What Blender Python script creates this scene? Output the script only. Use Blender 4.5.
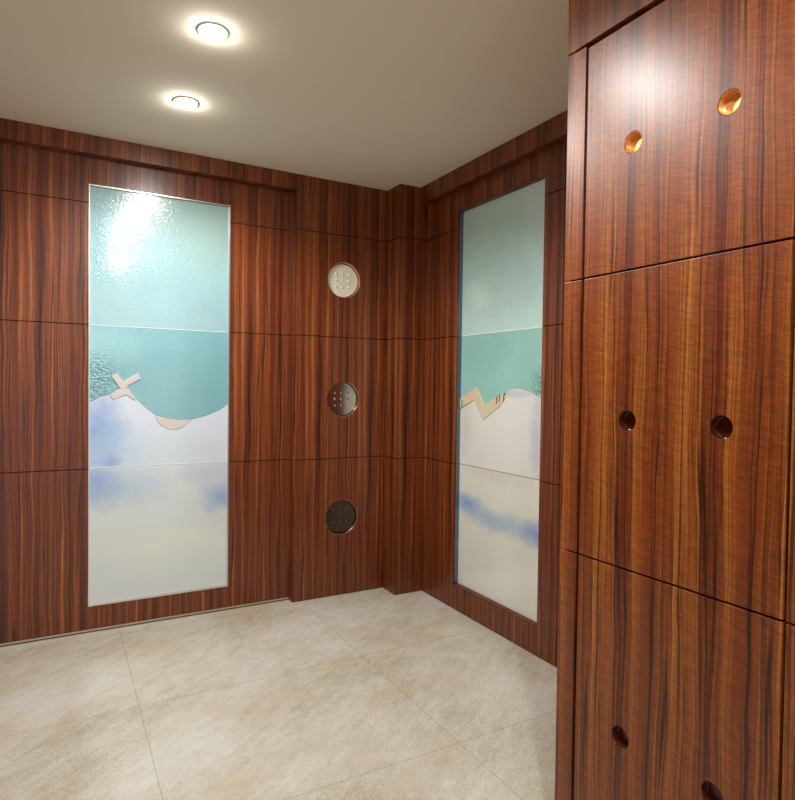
import bpy, bmesh, math
from mathutils import Vector, Matrix
from mathutils.geometry import tessellate_polygon

scn = bpy.context.scene
for o in list(bpy.data.objects):
    bpy.data.objects.remove(o)
C = scn.collection

# ------------------------------------------------------------------ camera
H = 2.40
YAW, PITCH, ROLL = 0.5082, -0.0227, 0.0133
cy_, sy_, cp_, sp_ = math.cos(YAW), math.sin(YAW), math.cos(PITCH), math.sin(PITCH)
fwd = Vector((sy_*cp_, cy_*cp_, sp_))
r0 = Vector((cy_, -sy_, 0)); u0 = r0.cross(fwd)
right = math.cos(ROLL)*r0 + math.sin(ROLL)*u0
up = -math.sin(ROLL)*r0 + math.cos(ROLL)*u0
cd = bpy.data.cameras.new('camera')
cam = bpy.data.objects.new('camera', cd); C.objects.link(cam)
M = Matrix((right, up, -fwd)).transposed().to_4x4()
M.translation = Vector((-1.9209, -3.1496, 1.2287))
cam.matrix_world = M
cd.sensor_fit = 'VERTICAL'; cd.sensor_height = 24.0
cd.lens = 613.05/800*24.0
cd.clip_start = 0.02
scn.camera = cam

# ------------------------------------------------------------------ world, exposure
w = bpy.data.worlds.new('world'); scn.world = w; w.use_nodes = True
w.node_tree.nodes['Background'].inputs[0].default_value = (0.97, 0.97, 1.0, 1)
w.node_tree.nodes['Background'].inputs[1].default_value = 0.75  # ambient fill, added through the open south side to brighten the walls
scn.view_settings.view_transform = 'Standard'
scn.view_settings.look = 'None'
scn.view_settings.gamma = 1
scn.view_settings.use_curve_mapping = False
scn.view_settings.exposure = 0.36
LAMP_W = 34.0
LAMP_COL = (1.0, 0.98, 0.95)
LAMPS = [(-1.466, -1.040), (-1.449, -0.458), (-1.475, -1.600), (-1.40, -2.86)]

# ------------------------------------------------------------------ helpers
def tag(o, label=None, cat=None, group=None, kind=None):
    if label: o['label'] = label
    if cat: o['category'] = cat
    if group: o['group'] = group
    if kind: o['kind'] = kind
    return o

def obj(name, bm, mat, parent=None, smooth=False, bevel=0):
    bmesh.ops.remove_doubles(bm, verts=bm.verts, dist=1e-6)
    bmesh.ops.recalc_face_normals(bm, faces=bm.faces)
    me = bpy.data.meshes.new(name); bm.to_mesh(me); bm.free()
    if smooth:
        for p in me.polygons: p.use_smooth = True
    me.materials.append(mat)
    o = bpy.data.objects.new(name, me); C.objects.link(o)
    if parent:
        o.parent = parent
        # meshes are written in world metres; cancel the parent's offset
        o.matrix_parent_inverse = Matrix.Translation(parent.location).inverted()
    if bevel:
        b = o.modifiers.new('bevel', 'BEVEL'); b.width = bevel; b.segments = 2
        b.limit_method = 'ANGLE'; b.angle_limit = math.radians(50)
    return o

def empty(name, loc, label=None, cat=None, group=None, kind=None):
    o = bpy.data.objects.new(name, None); C.objects.link(o); o.location = loc
    o.empty_display_size = 0.1
    return tag(o, label, cat, group, kind)

def box(bm, x0, x1, y0, y1, z0, z1):
    v = [bm.verts.new((x, y, z)) for x in (x0, x1) for y in (y0, y1) for z in (z0, z1)]
    for f in ((0,1,3,2), (4,6,7,5), (0,4,5,1), (2,3,7,6), (0,2,6,4), (1,5,7,3)):
        bm.faces.new([v[i] for i in f])

def mbox(*a):
    bm = bmesh.new(); box(bm, *a); return bm

def north(y):      # plane facing -y: (u, z, depth) -> world, depth goes into the wall
    return lambda u, z, d: Vector((u, y + d, z))
def east(x):       # plane facing -x
    return lambda u, z, d: Vector((x + d, u, z))

def circ(u, z, r, n=48):
    return [(u + r*math.cos(2*math.pi*i/n), z + r*math.sin(2*math.pi*i/n)) for i in range(n)]

def slab(bm, to, outer, holes=(), d0=0.0, d1=0.012):
    """flat sheet with holes, of real thickness"""
    loops = [list(outer)] + [list(h) for h in holes]
    flat = [p for l in loops for p in l]
    tris = tessellate_polygon([[Vector((a, b, 0)) for a, b in l] for l in loops])
    F = [bm.verts.new(to(a, b, d0)) for a, b in flat]
    B = [bm.verts.new(to(a, b, d1)) for a, b in flat]
    for t in tris:
        try: bm.faces.new([F[i] for i in t]); bm.faces.new([B[i] for i in reversed(t)])
        except ValueError: pass
    k = 0
    for l in loops:
        n = len(l)
        for i in range(n):
            j = (i+1) % n
            bm.faces.new((F[k+i], F[k+j], B[k+j], B[k+i]))
        k += n
    return bm

def rect(a, b, c, d):
    return [(a, c), (b, c), (b, d), (a, d)]

def lathe(bm, prof, origin, ax, n=40):
    """prof: (r, h) pairs, h along ax from origin"""
    ax = Vector(ax).normalized()
    e1 = ax.orthogonal().normalized(); e2 = ax.cross(e1)
    origin = Vector(origin); rings = []
    for r, h in prof:
        if r < 1e-6: rings.append([bm.verts.new(origin + ax*h)])
        else: rings.append([bm.verts.new(origin + ax*h + r*(math.cos(2*math.pi*i/n)*e1 + math.sin(2*math.pi*i/n)*e2)) for i in range(n)])
    for A, B in zip(rings, rings[1:]):
        for i in range(n):
            j = (i+1) % n
            if len(A) == 1 and len(B) == 1: continue
            if len(A) == 1: bm.faces.new((A[0], B[i], B[j]))
            elif len(B) == 1: bm.faces.new((A[i], A[j], B[0]))
            else: bm.faces.new((A[i], A[j], B[j], B[i]))
    return bm

# ------------------------------------------------------------------ materials
class NT:
    def __init__(s, name):
        s.m = bpy.data.materials.new(name); s.m.use_nodes = True
        s.t = s.m.node_tree; s.t.nodes.clear()
        s.out = s.t.nodes.new('ShaderNodeOutputMaterial')
        s.p = s.t.nodes.new('ShaderNodeBsdfPrincipled')
        s.t.links.new(s.p.outputs[0], s.out.inputs[0])
    def put(s, sock, v):
        if isinstance(v, bpy.types.NodeSocket): s.t.links.new(v, sock)
        else:
            try: sock.default_value = v
            except Exception: sock.default_value = tuple(v) + (1,)
    def math(s, op, a, b=0.0, c=0.0, clamp=False):
        n = s.t.nodes.new('ShaderNodeMath'); n.operation = op; n.use_clamp = clamp
        s.put(n.inputs[0], a); s.put(n.inputs[1], b); s.put(n.inputs[2], c)
        return n.outputs[0]
    def pos(s):
        g = s.t.nodes.new('ShaderNodeTexCoord')
        x = s.t.nodes.new('ShaderNodeSeparateXYZ'); s.t.links.new(g.outputs['Object'], x.inputs[0])
        return x.outputs[0], x.outputs[1], x.outputs[2]
    def vec(s, x, y, z=0.0):
        n = s.t.nodes.new('ShaderNodeCombineXYZ')
        s.put(n.inputs[0], x); s.put(n.inputs[1], y); s.put(n.inputs[2], z); return n.outputs[0]
    def noise(s, v, scale=1.0, detail=2.0, rough=0.5, dist=0.0):
        n = s.t.nodes.new('ShaderNodeTexNoise'); s.put(n.inputs['Vector'], v)
        n.inputs['Scale'].default_value = scale; n.inputs['Detail'].default_value = detail
        n.inputs['Roughness'].default_value = rough; n.inputs['Distortion'].default_value = dist
        return n.outputs['Fac']
    def voro(s, v, scale=1.0, feat='F1'):
        n = s.t.nodes.new('ShaderNodeTexVoronoi'); s.put(n.inputs['Vector'], v)
        n.feature = feat
        n.inputs['Scale'].default_value = scale; return n.outputs['Distance']
    def ramp(s, f, stops, interp='LINEAR'):
        n = s.t.nodes.new('ShaderNodeValToRGB'); n.color_ramp.interpolation = interp; s.put(n.inputs[0], f)
        e = n.color_ramp.elements
        while len(e) < len(stops): e.new(0.5)
        for k, (p, c) in zip(e, stops):
            k.position = p; k.color = tuple(c) + (1,) if hasattr(c, '__len__') else (c, c, c, 1)
        return n.outputs[0]
    def mix(s, f, a, b, mode='MIX'):
        n = s.t.nodes.new('ShaderNodeMix'); n.data_type = 'RGBA'; n.blend_type = mode
        s.put(n.inputs[0], f); s.put(n.inputs[6], a); s.put(n.inputs[7], b); return n.outputs[2]
    def bump(s, h, strength, dist):
        n = s.t.nodes.new('ShaderNodeBump'); n.inputs['Strength'].default_value = strength
        n.inputs['Distance'].default_value = dist; s.put(n.inputs['Height'], h); return n.outputs[0]
    def set(s, **k):
        for a, v in k.items(): s.put(s.p.inputs[a.replace('_', ' ')], v)
        return s.m

def lin(r, g, b):
    f = lambda c: (c/255/12.92) if c/255 <= .04045 else ((c/255+.055)/1.055)**2.4
    return (f(r), f(g), f(b))

def wood(name, off, leaf, golden, ripple, rough, sat=1.0):
    """sliced veneer, leaves slip-matched side by side, grain upright"""
    N = NT(name)
    x, y, z = N.pos()
    u = N.math('ADD', N.math('ADD', x, y), off)
    warp = N.noise(N.vec(N.math('MULTIPLY', u, 9.0), N.math('MULTIPLY', z, 2.3)), 1.0, 2.0)
    u = N.math('ADD', u, N.math('MULTIPLY', N.math('SUBTRACT', warp, .5), .032))
    t = N.math('DIVIDE', u, leaf)
    idx = N.math('FLOOR', t); p = N.math('MULTIPLY', N.math('SUBTRACT', t, idx), leaf)
    zz = N.math('ADD', z, N.math('MULTIPLY', idx, .13))
    band = N.noise(N.vec(N.math('MULTIPLY', p, 24.0), N.math('MULTIPLY', zz, .18), 3.1), 1.0, 2.0, .55)
    fine = N.noise(N.vec(N.math('MULTIPLY', p, 150.0), N.math('MULTIPLY', zz, .9), 7.7), 1.0, 3.0, .6)
    fibre = N.noise(N.vec(N.math('MULTIPLY', p, 700.0), N.math('MULTIPLY', zz, 9.0), 1.3), 1.0, 2.0, .6)
    veinn = N.noise(N.vec(N.math('MULTIPLY', p, 62.0), N.math('MULTIPLY', zz, .45), 11.2), 1.0, 1.5, .5)
    vein = N.ramp(N.math('ABSOLUTE', N.math('SUBTRACT', veinn, .47)), [(0.0, 1.0), (.012, .85), (.035, .0)])
    veinm = N.noise(N.vec(N.math('MULTIPLY', p, 40.0), N.math('MULTIPLY', zz, 1.1), 5.5), 1.0, 1.0)
    vein = N.math('MULTIPLY', vein, N.ramp(veinm, [(.36, .1), (.56, 1.0)]))
    vein2n = N.noise(N.vec(N.math('MULTIPLY', p, 120.0), N.math('MULTIPLY', zz, .5), 2.2), 1.0, 1.0, .5)
    vein2 = N.ramp(N.math('ABSOLUTE', N.math('SUBTRACT', vein2n, .52)), [(0.0, 1.0), (.02, .0)])
    vein3n = N.noise(N.vec(N.math('MULTIPLY', p, 85.0), N.math('MULTIPLY', zz, .7), 21.0), 1.0, 1.0, .5)
    vein3 = N.math('MULTIPLY', N.ramp(N.math('ABSOLUTE', N.math('SUBTRACT', vein3n, .44)), [(0.0, 1.0), (.014, .0)]), N.ramp(veinm, [(.45, .0), (.6, .8)]))
    if golden:
        c = [(.34, lin(82, 29, 9)), (.43, lin(104, 45, 14)), (.50, lin(120, 57, 18)), (.57, lin(136, 71, 24)), (.66, lin(168, 104, 42))]
    else:
        c = [(.34, lin(64, 24, 12)), (.43, lin(92, 40, 18)), (.50, lin(112, 53, 23)), (.57, lin(135, 70, 31)), (.66, lin(182, 114, 56))]
    mixf = N.math('ADD', N.math('MULTIPLY', band, .60), N.math('MULTIPLY', fine, .40))
    col = N.ramp(mixf, c)
    col = N.mix(.30, col, N.ramp(fibre, [(.3, .25), (.7, .9)]), 'SOFT_LIGHT')
    rp = N.noise(N.vec(N.math('MULTIPLY', u, 38.0), N.math('ADD', N.math('MULTIPLY', z, 230.0), N.math('MULTIPLY', u, -60.0)), .4), 1.0, 2.0, .5)
    col = N.mix(ripple, col, N.ramp(rp, [(.32, .15), (.68, .85)]), 'SOFT_LIGHT')
    dark = lin(34, 12, 7)
    col = N.mix(N.math('MULTIPLY', vein, .9), col, dark)
    col = N.mix(N.math('MULTIPLY', vein2, .7), col, dark)
    col = N.mix(vein3, col, dark)
    hgt = N.math('ADD', fibre, N.math('MULTIPLY', vein, -.6))
    return N.set(Base_Color=col, Roughness=rough, Specular_IOR_Level=.5, Normal=N.bump(hgt, .05, .0005))

W_NORTH = wood('veneer_north', .05, .33, False, .15, .33)
W_EAST = wood('veneer_east', .21, .33, False, .15, .33)
W_CAB = wood('veneer_cabinet', 7.93, .225, True, .38, .345)
W_CUP_LIT = NT('copper_cup_lit')
W_CUP_LIT = W_CUP_LIT.set(Base_Color=lin(236, 176, 108), Metallic=.55, Roughness=.3)  # upper cups: the lamplight they catch is painted in as a paler tone
W_CUP_SHADE = NT('cup_shaded').set(Base_Color=lin(84, 34, 20), Roughness=.25)  # lower cups: the shade inside them is put into the colour
DARK = NT('dark_backing').set(Base_Color=lin(22, 9, 6), Roughness=.8)
PAINT = NT('ceiling_paint')
PAINT = PAINT.set(Base_Color=lin(244, 236, 216), Roughness=.9, Specular_IOR_Level=.2)
WALLP = NT('plain_wall_paint').set(Base_Color=lin(196, 188, 172), Roughness=.85)
METAL = NT('brushed_metal')
_x, _y, _z = METAL.pos()
METAL = METAL.set(Base_Color=lin(190, 182, 172), Metallic=1.0, Roughness=.10)
DISC_PALE_REFL = NT('disc_pale_reflection').set(Base_Color=lin(240, 236, 214), Metallic=.1, Roughness=.3)  # top disc: bright reflection on the metal painted as a cream base colour
DISC_DARK_REFL = NT('disc_dark_reflection').set(Base_Color=lin(96, 80, 72), Metallic=.9, Roughness=.3)  # bottom disc: dark reflection of the room painted into the metal colour
STEEL = NT('bright_steel').set(Base_Color=lin(225, 220, 210), Metallic=1.0, Roughness=.3)
RIMM = NT('copper_toned_rim').set(Base_Color=lin(226, 176, 150), Metallic=1.0, Roughness=.28)
BLUESTEEL = NT('dark_blued_steel').set(Base_Color=lin(110, 120, 138), Metallic=.9, Roughness=.3)
TRACK = NT('pale_metal_track').set(Base_Color=lin(205, 185, 165), Metallic=.6, Roughness=.4)
LAMP = NT('halogen_lamp')
LAMP = LAMP.set(Base_Color=(1, 1, 1), Emission_Color=(1.0, .97, .92), Emission_Strength=130.0)
WHITE = NT('white_lacquer').set(Base_Color=lin(235, 232, 225), Roughness=.4)

def stone():
    N = NT('cream_marble_tiles')
    x, y, z = N.pos()
    ux = N.math('ADD', N.math('MULTIPLY', x, .80), N.math('MULTIPLY', y, .60))
    uy = N.math('ADD', N.math('MULTIPLY', x, -.60), N.math('MULTIPLY', y, .80))
    big = N.noise(N.vec(N.math('MULTIPLY', ux, 1.3), N.math('MULTIPLY', uy, 2.2)), 1.0, 3.0, .55)
    streak = N.noise(N.vec(N.math('MULTIPLY', ux, 10.0), N.math('MULTIPLY', uy, 26.0), 3.0), 1.0, 6.0, .72, .3)
    spk = N.noise(N.vec(N.math('MULTIPLY', ux, 70.0), N.math('MULTIPLY', uy, 190.0), 5.0), 1.0, 3.0, .6)
    f = N.math('ADD', N.math('MULTIPLY', big, .46), N.math('ADD', N.math('MULTIPLY', streak, .34), N.math('MULTIPLY', spk, .34)))
    col = N.ramp(f, [(.40, lin(168, 156, 130)), (.50, lin(188, 180, 160)), (.56, lin(200, 195, 179)), (.66, lin(212, 211, 202))])
    blot = N.noise(N.vec(N.math('MULTIPLY', x, 2.6), N.math('MULTIPLY', y, 2.6), 9.0), 1.0, 3.0, .6)
    col = N.mix(N.ramp(blot, [(.50, .0), (.66, .5)]), col, lin(190, 170, 136))
    pit = N.ramp(N.voro(N.vec(x, y, 0), 9.0), [(.0, 1.0), (.035, 0.0)])
    col = N.mix(N.math('MULTIPLY', pit, .5), col, lin(120, 104, 84))
    def line(c, o, s):
        d = N.math('DIVIDE', N.math('SUBTRACT', c, o), s)
        d = N.math('ABSOLUTE', N.math('SUBTRACT', d, N.math('ROUND', d)))
        return N.math('LESS_THAN', N.math('MULTIPLY', d, s), .0017)
    j = N.math('MAXIMUM', line(x, -1.645, .94), line(y, -.67, .765))
    col = N.mix(N.math('MULTIPLY', j, .42), col, lin(138, 116, 88))
    h = N.math('SUBTRACT', N.math('ADD', N.math('MULTIPLY', spk, .5), streak), N.math('MULTIPLY', j, .6))
    return N.set(Base_Color=col, Roughness=.24, Specular_IOR_Level=.5, Normal=N.bump(h, .10, .002))
STONE = stone()

def glass(name, base, blobs=(), grain=110., bstr=.5, dist=.004, rough=.1, coarse=None, mott=.3, var=.12, coat=1.9):
    """tinted art glass: colour clouds fused into the sheet, hammered surface. blobs: (axis, u, z, ru, rz, colour, amount)"""
    N = NT(name); x, y, z = N.pos()
    w1 = N.noise(N.vec(x, y, z), 9.0, 3.0, .6)
    w2 = N.noise(N.vec(y, z, x), 13.0, 3.0, .6)
    col = base
    m = N.noise(N.vec(x, y, z), 3.2, 4.0, .6)
    col = N.mix(N.ramp(m, [(.35, mott), (.65, 0.0)]), col, tuple(c*(1-var*2) for c in base[:2]) + (base[2]*(1-var*1.4),))
    for ax, bu, bz, ru, rz, bc, am in blobs:
        c = y if ax else x
        du = N.math('ADD', N.math('DIVIDE', N.math('SUBTRACT', c, bu), ru), N.math('MULTIPLY', N.math('SUBTRACT', w1, .5), .9))
        dz = N.math('ADD', N.math('DIVIDE', N.math('SUBTRACT', z, bz), rz), N.math('MULTIPLY', N.math('SUBTRACT', w2, .5), .9))
        d = N.math('SQRT', N.math('ADD', N.math('MULTIPLY', du, du), N.math('MULTIPLY', dz, dz)))
        col = N.mix(N.ramp(d, [(.0, am), (.5, am*.62), (1.35/1.4, 0.0)]), col, bc)
    g1 = N.noise(N.vec(x, y, z), grain, 1.5, .5)
    g2 = N.noise(N.vec(x, y, z), grain*.35, 1.0, .5)
    h = N.math('ADD', N.math('MULTIPLY', g1, .8), N.math('MULTIPLY', g2, .45))
    col = N.mix(.16, col, N.ramp(g1, [(.3, .1), (.7, .9)]), 'SOFT_LIGHT')
    if coarse:
        ax, bu, bz, ru, rz = coarse
        c = y if ax else x
        du = N.math('DIVIDE', N.math('SUBTRACT', c, bu), ru); dz = N.math('DIVIDE', N.math('SUBTRACT', z, bz), rz)
        d = N.math('SQRT', N.math('ADD', N.math('MULTIPLY', du, du), N.math('MULTIPLY', dz, dz)))
        a = N.ramp(d, [(.4, 1.0), (1.0, 0.0)])
        rip = N.voro(N.vec(x, y, N.math('MULTIPLY', z, 1.7)), 52.0)
        h = N.math('ADD', h, N.math('MULTIPLY', N.math('MULTIPLY', rip, a), 5.0))
        col = N.mix(N.math('MULTIPLY', a, N.ramp(rip, [(.2, .75), (.75, 0.0)])), col, lin(60, 108, 110))
    return N.set(Base_Color=col, Roughness=rough, Specular_IOR_Level=.45, IOR=1.5, Coat_Weight=1.0, Coat_IOR=coat, Coat_Roughness=.11, Coat_Normal=N.bump(N.math('ADD', g2, N.math('MULTIPLY', g1, .25)), bstr*.22, dist), Normal=N.bump(h, bstr, dist))

TEAL_N = lin(150, 190, 188)
SKY = lin(152, 190, 194)
BLUE = lin(112, 150, 208); PERI = lin(140, 156, 214); CREAM = lin(220, 222, 206); LAV = lin(190, 196, 216)
G_NT = glass('pale_aqua_glass', SKY, [(0, -1.78, 1.95, .3, .3, lin(134, 180, 192), .7), (0, -1.2, 2.1, .4, .4, lin(158, 186, 174), .7)], 115, .55, .003, .12,)
G_NM = glass('turquoise_glass_north', lin(122, 176, 182), [(0, -1.75, 1.42, .3, .14, lin(150, 200, 204), .7)], 160, .35, .0025, .12, coarse=(0, -1.79, 1.24, .2, .17))
G_NW = glass('white_blue_glass_north', lin(208, 218, 228), [(0, -1.76, 1.0, .2, .25, BLUE, .85), (0, -1.66, .9, .18, .16, lin(150, 190, 222), .6), (0, -1.68, .83, .07, .05, PERI, .9), (0, -1.35, .88, .3, .12, lin(196, 210, 214), .6)], 160, .3, .002, .14, mott=.1)
G_NB = glass('watercolour_glass_north', lin(208, 218, 216), [(0, -1.74, .72, .14, .16, BLUE, .8), (0, -1.6, .71, .22, .13, lin(164, 190, 216), .6), (0, -1.79, .76, .12, .06, PERI, .8), (0, -1.13, .62, .14, .10, lin(130, 160, 212), .85), (0, -1.2, .75, .25, .09, LAV, .8), (0, -1.42, .40, .5, .10, CREAM, .8), (0, -1.45, .18, .5, .07, lin(206, 212, 216), .7)], 170, .22, .002, .16, mott=.1)
G_ET = glass('pale_aqua_glass_east', lin(196, 232, 224), [(1, -.98, 2.15, .16, .35, lin(206, 230, 236), .8), (1, -.7, 1.75, .5, .22, lin(170, 204, 202), .6)], 115, .55, .003, .12)
G_EM = glass('turquoise_glass_east', lin(152, 208, 198), [(1, -.6, 1.4, .3, .15, lin(136, 192, 180), .6)], 160, .35, .0025, .12, coarse=(1, -1.03, 1.22, .13, .14))
G_EW = glass('white_glass_east', lin(226, 232, 224), [(1, -.99, 1.0, .07, .3, LAV, .9), (1, -.42, 1.02, .1, .2, lin(208, 200, 190), .6), (1, -.8, 1.2, .2, .03, LAV, .8)], 160, .3, .002, .14, mott=.1)
G_EB = glass('watercolour_glass_east', lin(228, 232, 220), [(1, -.44, .60, .16, .07, lin(120, 160, 214), .9), (1, -.62, .555, .2, .08, lin(148, 184, 218), .85), (1, -.82, .545, .2, .08, lin(158, 194, 214), .85), (1, -1.0, .545, .14, .08, lin(126, 160, 214), .9), (1, -.7, .78, .3, .06, lin(214, 204, 192), .6)], 170, .22, .002, .16, mott=.1)
G_TAN = glass('sand_coloured_glass', lin(206, 198, 188), (), 160, .3, .002, .2)
G_YEL = glass('honey_glass', lin(222, 210, 178), [(1, -.45, 1.17, .12, .08, lin(228, 200, 168), .7)], 160, .3, .002, .2)
G_JOINT = NT('white_joint_highlight').set(Base_Color=lin(226, 234, 232), Roughness=.15)  # white highlights along the pane joints, painted as pale strips
G_BRN = NT('dark_fired_lines').set(Base_Color=lin(92, 70, 60), Roughness=.3)

# ------------------------------------------------------------------ room shell
WEST, SOUTH = -3.3, -4.9
YL, YF = 0.184, 0.126           # set-back left bay, face of the proud bay / fascia
XF = -0.045                     # east fascia
J1, J2, J3 = 0.8045, 1.5075, 2.0949
FB = 2.312                      # underside of fascias
G = 0.002                       # half joint

tag(obj('floor', mbox(WEST-.1, .15, SOUTH-.1, .35, -.06, 0), STONE), kind='structure')
tag(obj('ceiling', mbox(WEST-.1, .15, SOUTH-.1, .35, H, H+.06), PAINT), kind='structure')
tag(obj('wall_west', mbox(WEST-.1, WEST, SOUTH-.1, .35, 0, H), W_EAST), kind='structure')

GX0, GX1, GZ0, GZ1 = -1.784, -1.103, .126, 2.186
wn = tag(obj('wall_north', mbox(WEST, .15, YL+.03, .35, 0, H), DARK), kind='structure')
T = .022
XS = -.757                      # step between the set-back and the proud bay
def u_shape(x0, x1, z0, z1, gx0, gx1, gz, bottom):
    if bottom: return [(x0, z0), (x1, z0), (x1, z1), (gx1, z1), (gx1, gz), (gx0, gz), (gx0, z1), (x0, z1)]
    return [(x0, z1), (x0, z0), (gx0, z0), (gx0, gz), (gx1, gz), (gx1, z0), (x1, z0), (x1, z1)]
to = north(YL)
xa, xb = WEST+.001, XS
obj('wood_panel', slab(bmesh.new(), to, u_shape(xa, xb, .016, J1-G, GX0, GX1, GZ0, True), (), 0, T), W_NORTH, wn)
for z0, z1 in ((J1+G, J2-G), (J2+G, J3-G)):
    obj('wood_panel', slab(bmesh.new(), to, rect(xa, GX0, z0, z1), (), 0, T), W_NORTH, wn)
    obj('wood_panel', slab(bmesh.new(), to, rect(GX1, xb, z0, z1), (), 0, T), W_NORTH, wn)
obj('wood_panel', slab(bmesh.new(), to, u_shape(xa, xb, J3+G, FB+.002, GX0, GX1, GZ1, False), (), 0, T), W_NORTH, wn)
# proud bay with three round recesses
DX, DZ, DR = -.461, (1.839, 1.149, .458), .104
to = north(YF)
for (z0, z1), dz in zip(((.002, J1-G), (J1+G, J2-G), (J2+G, J3-G)), (DZ[2], DZ[1], DZ[0])):
    obj('wood_panel', slab(bmesh.new(), to, rect(XS, -.187, z0, z1), (circ(DX, dz, DR, 64),), 0, T), W_NORTH, wn)
obj('wood_panel', slab(bmesh.new(), to, rect(XS, -.187, J3+G, H-.001), (), 0, T), W_NORTH, wn)
bm = mbox(XS+.0005, -.187, YF+.033, YL+.03, .001, H-.001)
obj('backing', bm, DARK, wn)
# end of the proud bay seen from the side
obj('wood_panel', mbox(XS-.001, XS+.0003, YF+.003, YL+T, .002, FB), W_NORTH, wn)

tag(obj('trim_1', mbox(xa, XS-.0015, YF, YL+.029, FB, H-.001), W_NORTH), kind='structure')
tag(obj('trim_2', mbox(xa, XS-.002, YL-.006, YL+.02, .008, .0148), TRACK), kind='structure')

# corner pier
YP = -.028
wc = tag(obj('wall_corner', mbox(-.183+T*.5, -.001, YP+T*.5, YL+.03, 0, H), DARK), kind='structure')
for z0, z1 in ((.002, J1-G), (J1+G, J2-G), (J2+G, J3-G), (J3+G, H-.001)):
    bm = bmesh.new()
    L = [(-.183, YF+.001), (-.183, YP), (-.001, YP), (-.001, YP+.010), (-.173, YP+.010), (-.173, YF+.001)]
    slab(bm, lambda u, v, d: Vector((u, v, d)), L, (), z0, z1)
    obj('wood_panel', bm, W_NORTH, wc)

# east wall
EY0, EY1, EZ0, EZ1 = -1.038, -.364, .136, 2.19
we = tag(obj('wall_east', mbox(.045, .15, SOUTH, .35, 0, H), DARK), kind='structure')
to = east(0.0)
ya, yb, ym = SOUTH+.001, YP, -1.164
obj('wood_panel', slab(bmesh.new(), to, u_shape(ym+G, yb, .003, J1-G, EY0, EY1, EZ0, True), (), 0, T), W_EAST, we)
for z0, z1 in ((J1+G, J2-G), (J2+G, J3-G)):
    obj('wood_panel', slab(bmesh.new(), to, rect(ym+G, EY0, z0, z1), (), 0, T), W_EAST, we)
    obj('wood_panel', slab(bmesh.new(), to, rect(EY1, yb, z0, z1), (), 0, T), W_EAST, we)
obj('wood_panel', slab(bmesh.new(), to, u_shape(ym+G, yb, J3+G, FB+.002, EY0, EY1, EZ1, False), (), 0, T), W_EAST, we)
for z0, z1 in ((.003, J1-G), (J1+G, J2-G), (J2+G, J3-G), (J3+G, FB+.002)):
    obj('wood_panel', slab(bmesh.new(), to, rect(ya, ym-G, z0, z1), (), 0, T), W_EAST, we)
tag(obj('trim_3', mbox(XF, .044, -1.943, YP-.001, FB-.012, H-.001), W_EAST), kind='structure')

# ------------------------------------------------------------------ art glass panels
def reveal(bm, to, a, b, c, d, w=.005, d0=.003, d1=.028):
    slab(bm, to, rect(a, b, c, d), (rect(a+w, b-w, c+w, d-w),), d0, d1); return bm

gn = empty('art_glass_panel', (-1.4435, YL, GZ0), 'tall art glass panel in the left wall with turquoise above white and a tan cross', 'glass panel')
to = north(YL)
obj('frame', reveal(bmesh.new(), to, GX0+.0005, GX1-.0005, GZ0+.0005, GZ1-.0005), STEEL, gn)
a, b = GX0+.006, GX1-.006
D0, D1 = .016, .025
tag(obj('glass_pane', slab(bmesh.new(), to, rect(a, b, J2+.002, GZ1-.006), (), D0, D1), G_NT, gn), 'pale aqua pane')
for zz, hh in ((J2, .0022), (J1+.003, .003)):
    obj('joint_line', slab(bmesh.new(), to, rect(a, b, zz-hh*.7, zz+hh*.7), (), D0-.0012, D1+.001), G_JOINT, gn)
tag(obj('glass_pane', slab(bmesh.new(), to, rect(a, b, GZ0+.006, J1+.001), (), D0, D1), G_NB, gn), 'cream pane with blue clouds')
wave = [(a, 1.131), (-1.732, 1.158), (-1.688, 1.17), (-1.651, 1.188), (-1.605, 1.186), (-1.563, 1.144), (-1.52, 1.098), (-1.477, 1.066),
        (-1.44, 1.052), (-1.404, 1.043), (-1.35, 1.038), (-1.298, 1.040), (-1.25, 1.050), (-1.211, 1.063), (-1.147, 1.09), (b, 1.120)]
tag(obj('glass_pane', slab(bmesh.new(), to, [(p[0], p[1]+.0008) for p in wave] + [(b, J2-.002), (a, J2-.002)], (), D0, D1), G_NM, gn), 'turquoise pane with curved lower edge')
tag(obj('glass_pane', slab(bmesh.new(), to, [(p[0], p[1]-.0008) for p in wave] + [(b, J1+.005), (a, J1+.005)], (), D0-.001, D1), G_NW, gn), 'white and blue wave pane')
X1 = [(-1.683, 1.262), (-1.656, 1.275), (-1.628, 1.236), (-1.559, 1.279), (-1.546, 1.25), (-1.606, 1.214), (-1.612, 1.200), (-1.640, 1.196)]
X2 = [(-1.651, 1.194), (-1.605, 1.199), (-1.563, 1.140), (-1.585, 1.146), (-1.613, 1.168), (-1.674, 1.143), (-1.690, 1.168)]
X3 = [(-1.48, 1.064), (-1.467, 1.03), (-1.443, 1.006), (-1.403, .989), (-1.359, .993), (-1.324, 1.012), (-1.298, 1.040), (-1.35, 1.038), (-1.404, 1.043), (-1.44, 1.052)]
bm = bmesh.new(); slab(bm, to, X1, (), D0-.006, D1); slab(bm, to, X2, (), D0-.005, D1)
tag(obj('glass_cross', bm, G_TAN, gn, bevel=.0012), 'tan crossed glass piece')
tag(obj('glass_crescent', slab(bmesh.new(), to, X3, (), D0-.004, D1), G_TAN, gn), 'tan crescent')

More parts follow.
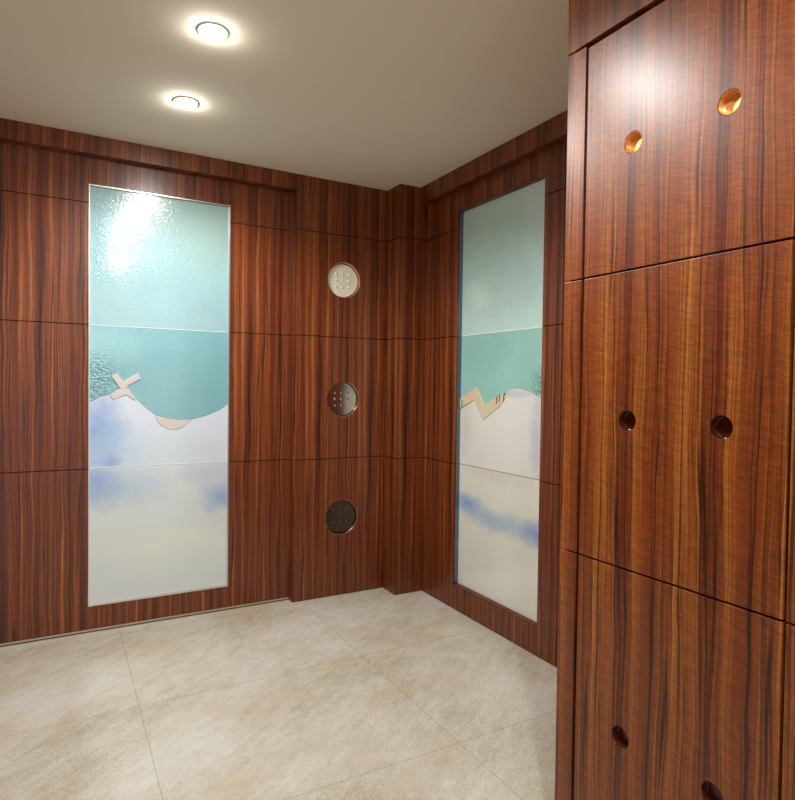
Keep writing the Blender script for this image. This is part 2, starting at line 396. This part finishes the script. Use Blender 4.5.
ge = empty('art_glass_panel', (0, -.70, EZ0), 'tall art glass panel in the right wall with turquoise above white and a honey zigzag', 'glass panel')
to = east(0.0)
obj('frame', reveal(bmesh.new(), to, EY0+.0005, EY1-.0005, EZ0+.0005, EZ1-.0005, .003, .003, .042), W_EAST, ge)
tag(obj('edge_strip', slab(bmesh.new(), to, rect(EY1-.0062, EY1-.0037, EZ0+.004, EZ1-.004), (), .002, .0255), BLUESTEEL, ge), 'dark blue grey edge strip')
obj('joint_line', slab(bmesh.new(), to, rect(EY0+.006, EY1-.007, J2-.0015, J2+.0035), (), .0245, .036), G_JOINT, ge)
a, b = EY0+.006, EY1-.006
E0, E1 = .026, .035
tag(obj('glass_pane', slab(bmesh.new(), to, rect(a, b, J2+.002, EZ1-.006), (), E0, E1), G_ET, ge), 'pale green aqua pane')
tag(obj('glass_pane', slab(bmesh.new(), to, rect(a, b, EZ0+.006, J1-.001), (), E0, E1), G_EB, ge), 'cream pane with a blue cloud band')
wave = [(b, 1.105), (-.496, 1.16), (-.578, 1.06), (-.717, 1.136), (-.769, 1.207), (-.80, 1.222), (-.829, 1.227), (-.87, 1.226), (-.91, 1.218), (-.98, 1.196), (a, 1.172)]
tag(obj('glass_pane', slab(bmesh.new(), to, [(p[0], p[1]+.0008) for p in wave] + [(a, J2-.002), (b, J2-.002)], (), E0, E1), G_EM, ge), 'turquoise pane with zigzag lower edge')
tag(obj('glass_pane', slab(bmesh.new(), to, [(p[0], p[1]-.0008) for p in wave] + [(a, J1+.002), (b, J1+.002)], (), E0-.001, E1), G_EW, ge), 'white wave pane')
Z = [(b, 1.162), (-.516, 1.229), (-.588, 1.136), (-.731, 1.201), (-.762, 1.182), (-.717, 1.136), (-.578, 1.058), (-.496, 1.16), (b, 1.112)]
zg = tag(obj('glass_zigzag', slab(bmesh.new(), to, Z, (), E0-.005, E1), G_YEL, ge, bevel=.001), 'honey zigzag strip')
for k, (u, z) in enumerate(((-.690, 1.182), (-.712, 1.193), (-.745, 1.198), (-.388, 1.155))):
    obj('fired_line', slab(bmesh.new(), to, [(u, z), (u-.008, z+.004), (u-.003, z-.034), (u+.004, z-.038)], (), E0-.0058, E0-.004), G_BRN, zg)

# ------------------------------------------------------------------ round metal discs in the recesses
def disc(z, label, tx, tz, mat):
    t = empty('metal_disc', (DX, YF+.02, z), label, 'wall disc', 'round metal discs in the wood wall')
    n = Vector((math.sin(tz), -1, math.sin(tx))).normalized()
    c = Vector((DX, YF+.022, z))
    bm = bmesh.new()
    lathe(bm, [(0, -.004), (.093, -.004), (.0945, -.003), (.0955, .0), (.0955, .0012), (.094, .002), (.090, .0022), (.0895, .0014), (0, .0014)], c, n, 64)
    obj('plate', bm, mat, t, smooth=False)
    bm = bmesh.new()
    lathe(bm, [(.0985, .018), (.1036, .018), (.1036, .0008), (.1020, .0008), (.1006, .003), (.0985, .018)], (DX, YF, z), (0, 1, 0), 64)
    obj('rim', bm, RIMM, t, smooth=False)
    e1 = Vector((0, 0, 1)).cross(n).normalized(); e2 = n.cross(e1)
    for i in (-1, 0, 1):
        for j in (-1, 0, 1):
            p = c + e1*(i*.040) + e2*(j*.037) + n*.0014
            obj('stud', lathe(bmesh.new(), [(.0085, 0), (.008, .002), (.0055, .0038), (.002, .0045), (0, .0046)], p, n, 16), mat, t, smooth=True)
    return t
disc(DZ[0], 'topmost round metal disc in the wood wall, cream reflection painted all over', .0, .0, DISC_PALE_REFL)
disc(DZ[1], 'middle round metal disc in the wood wall, half dark and half pale', .0, -.022, METAL)
disc(DZ[2], 'lowest round metal disc in the wood wall, dark reflection painted all over', .0, .0, DISC_DARK_REFL)

# ------------------------------------------------------------------ cabinets
XC = -.7513
Y0, Y1, Y2, Y3 = -1.9445, -2.0096, -2.521, -3.09
PR = .0245
def cabinet(y0, ys, y1, pulls, label, zig):
    t = empty('tall_cabinet', (XC/2, (y0+y1)/2, 0), label, 'cabinet')
    obj('carcass', mbox(XC+.0225, -.001, y1+.001, y0-.0225 if ys != y0 else y0-.001, .001, H-.0015), DARK, t)
    g = .0042
    to = east(XC)
    rows = ((.004, J1), (J1, J2), (J2, J3))
    if ys != y0:
        obj('side_panel', mbox(XC+.001, -.0015, y0-.0215, y0, .002, H-.0015), W_CAB, t)
        for z0, z1 in rows:
            obj('end_strip', slab(bmesh.new(), to, rect(ys+g, y0-.0005, z0+G, z1-G), (), 0, .021), W_CAB, t, bevel=.0012)
    obj('top_panel', slab(bmesh.new(), to, rect(y1+.001, y0-.0005, J3+G, H-.0015), (), -.004, .021), W_CAB, t, bevel=.0012)
    for z0, z1 in rows:
        zc = {J3: 1.802, J2: 1.154, J1: .403}[z1]
        ps = [circ(p, zc, PR, 40) for p in pulls]
        d = obj('door', slab(bmesh.new(), to, rect(y1+g*.6, ys-g, z0+G*1.2, z1-G*(5.0 if z1 == J3 else 1.2)), ps, 0, .0205), W_CAB, t, bevel=.0010)
        for p in pulls:
            bm = bmesh.new()
            lathe(bm, [(PR-.0011, .0012), (PR-.0013, .0175), (PR-.003, .0187), (0, .0190), (0, .0203), (PR-.0009, .0203), (PR-.0009, .0012), (PR-.0011, .0012)], (XC, p, zc), (1, 0, 0), 40)
            obj('finger_pull', bm, W_CUP_LIT if z1 == J3 else W_CUP_SHADE, d)
    return t
cabinet(Y0, Y1, Y2, (-2.157, -2.390), 'tall orange-brown veneer cabinet with paired round finger holes in the near right foreground', 0)
cabinet(Y2, Y2, Y3, (-2.70, -2.95), 'tall veneer cabinet cut off at the right edge of the photo, beyond the vertical joint', 0)

# ------------------------------------------------------------------ downlights
names = {0: 'bright white recessed downlight higher and larger of the two in the ceiling',
         1: 'bright white recessed downlight lower and smaller of the two, nearer the left wall',
         2: 'recessed downlight third from the left wall, opposite the cabinet',
         3: 'recessed downlight fourth from the left wall, beside the camera'}
for i, (x, y) in enumerate(LAMPS):
    t = empty('downlight', (x, y, H), names[i], 'ceiling light', 'recessed ceiling downlights')
    obj('trim_ring', lathe(bmesh.new(), [(.052, 0), (.051, .003), (.047, .005), (.042, .004), (.040, 0)], (x, y, H), (0, 0, -1), 40), WHITE, t, smooth=True)
    obj('lamp', lathe(bmesh.new(), [(.040, 0), (.039, .006), (.032, .014), (.018, .019), (0, .021)], (x, y, H), (0, 0, -1), 32), LAMP, t, smooth=True)
    l = bpy.data.lights.new('spot', 'SPOT'); l.energy = LAMP_W; l.color = LAMP_COL
    l.spot_size = math.radians(162); l.spot_blend = 0.6; l.shadow_soft_size = .03
    lo = bpy.data.objects.new('lamp_beam', l); C.objects.link(lo); lo.location = (x, y, H-.045)
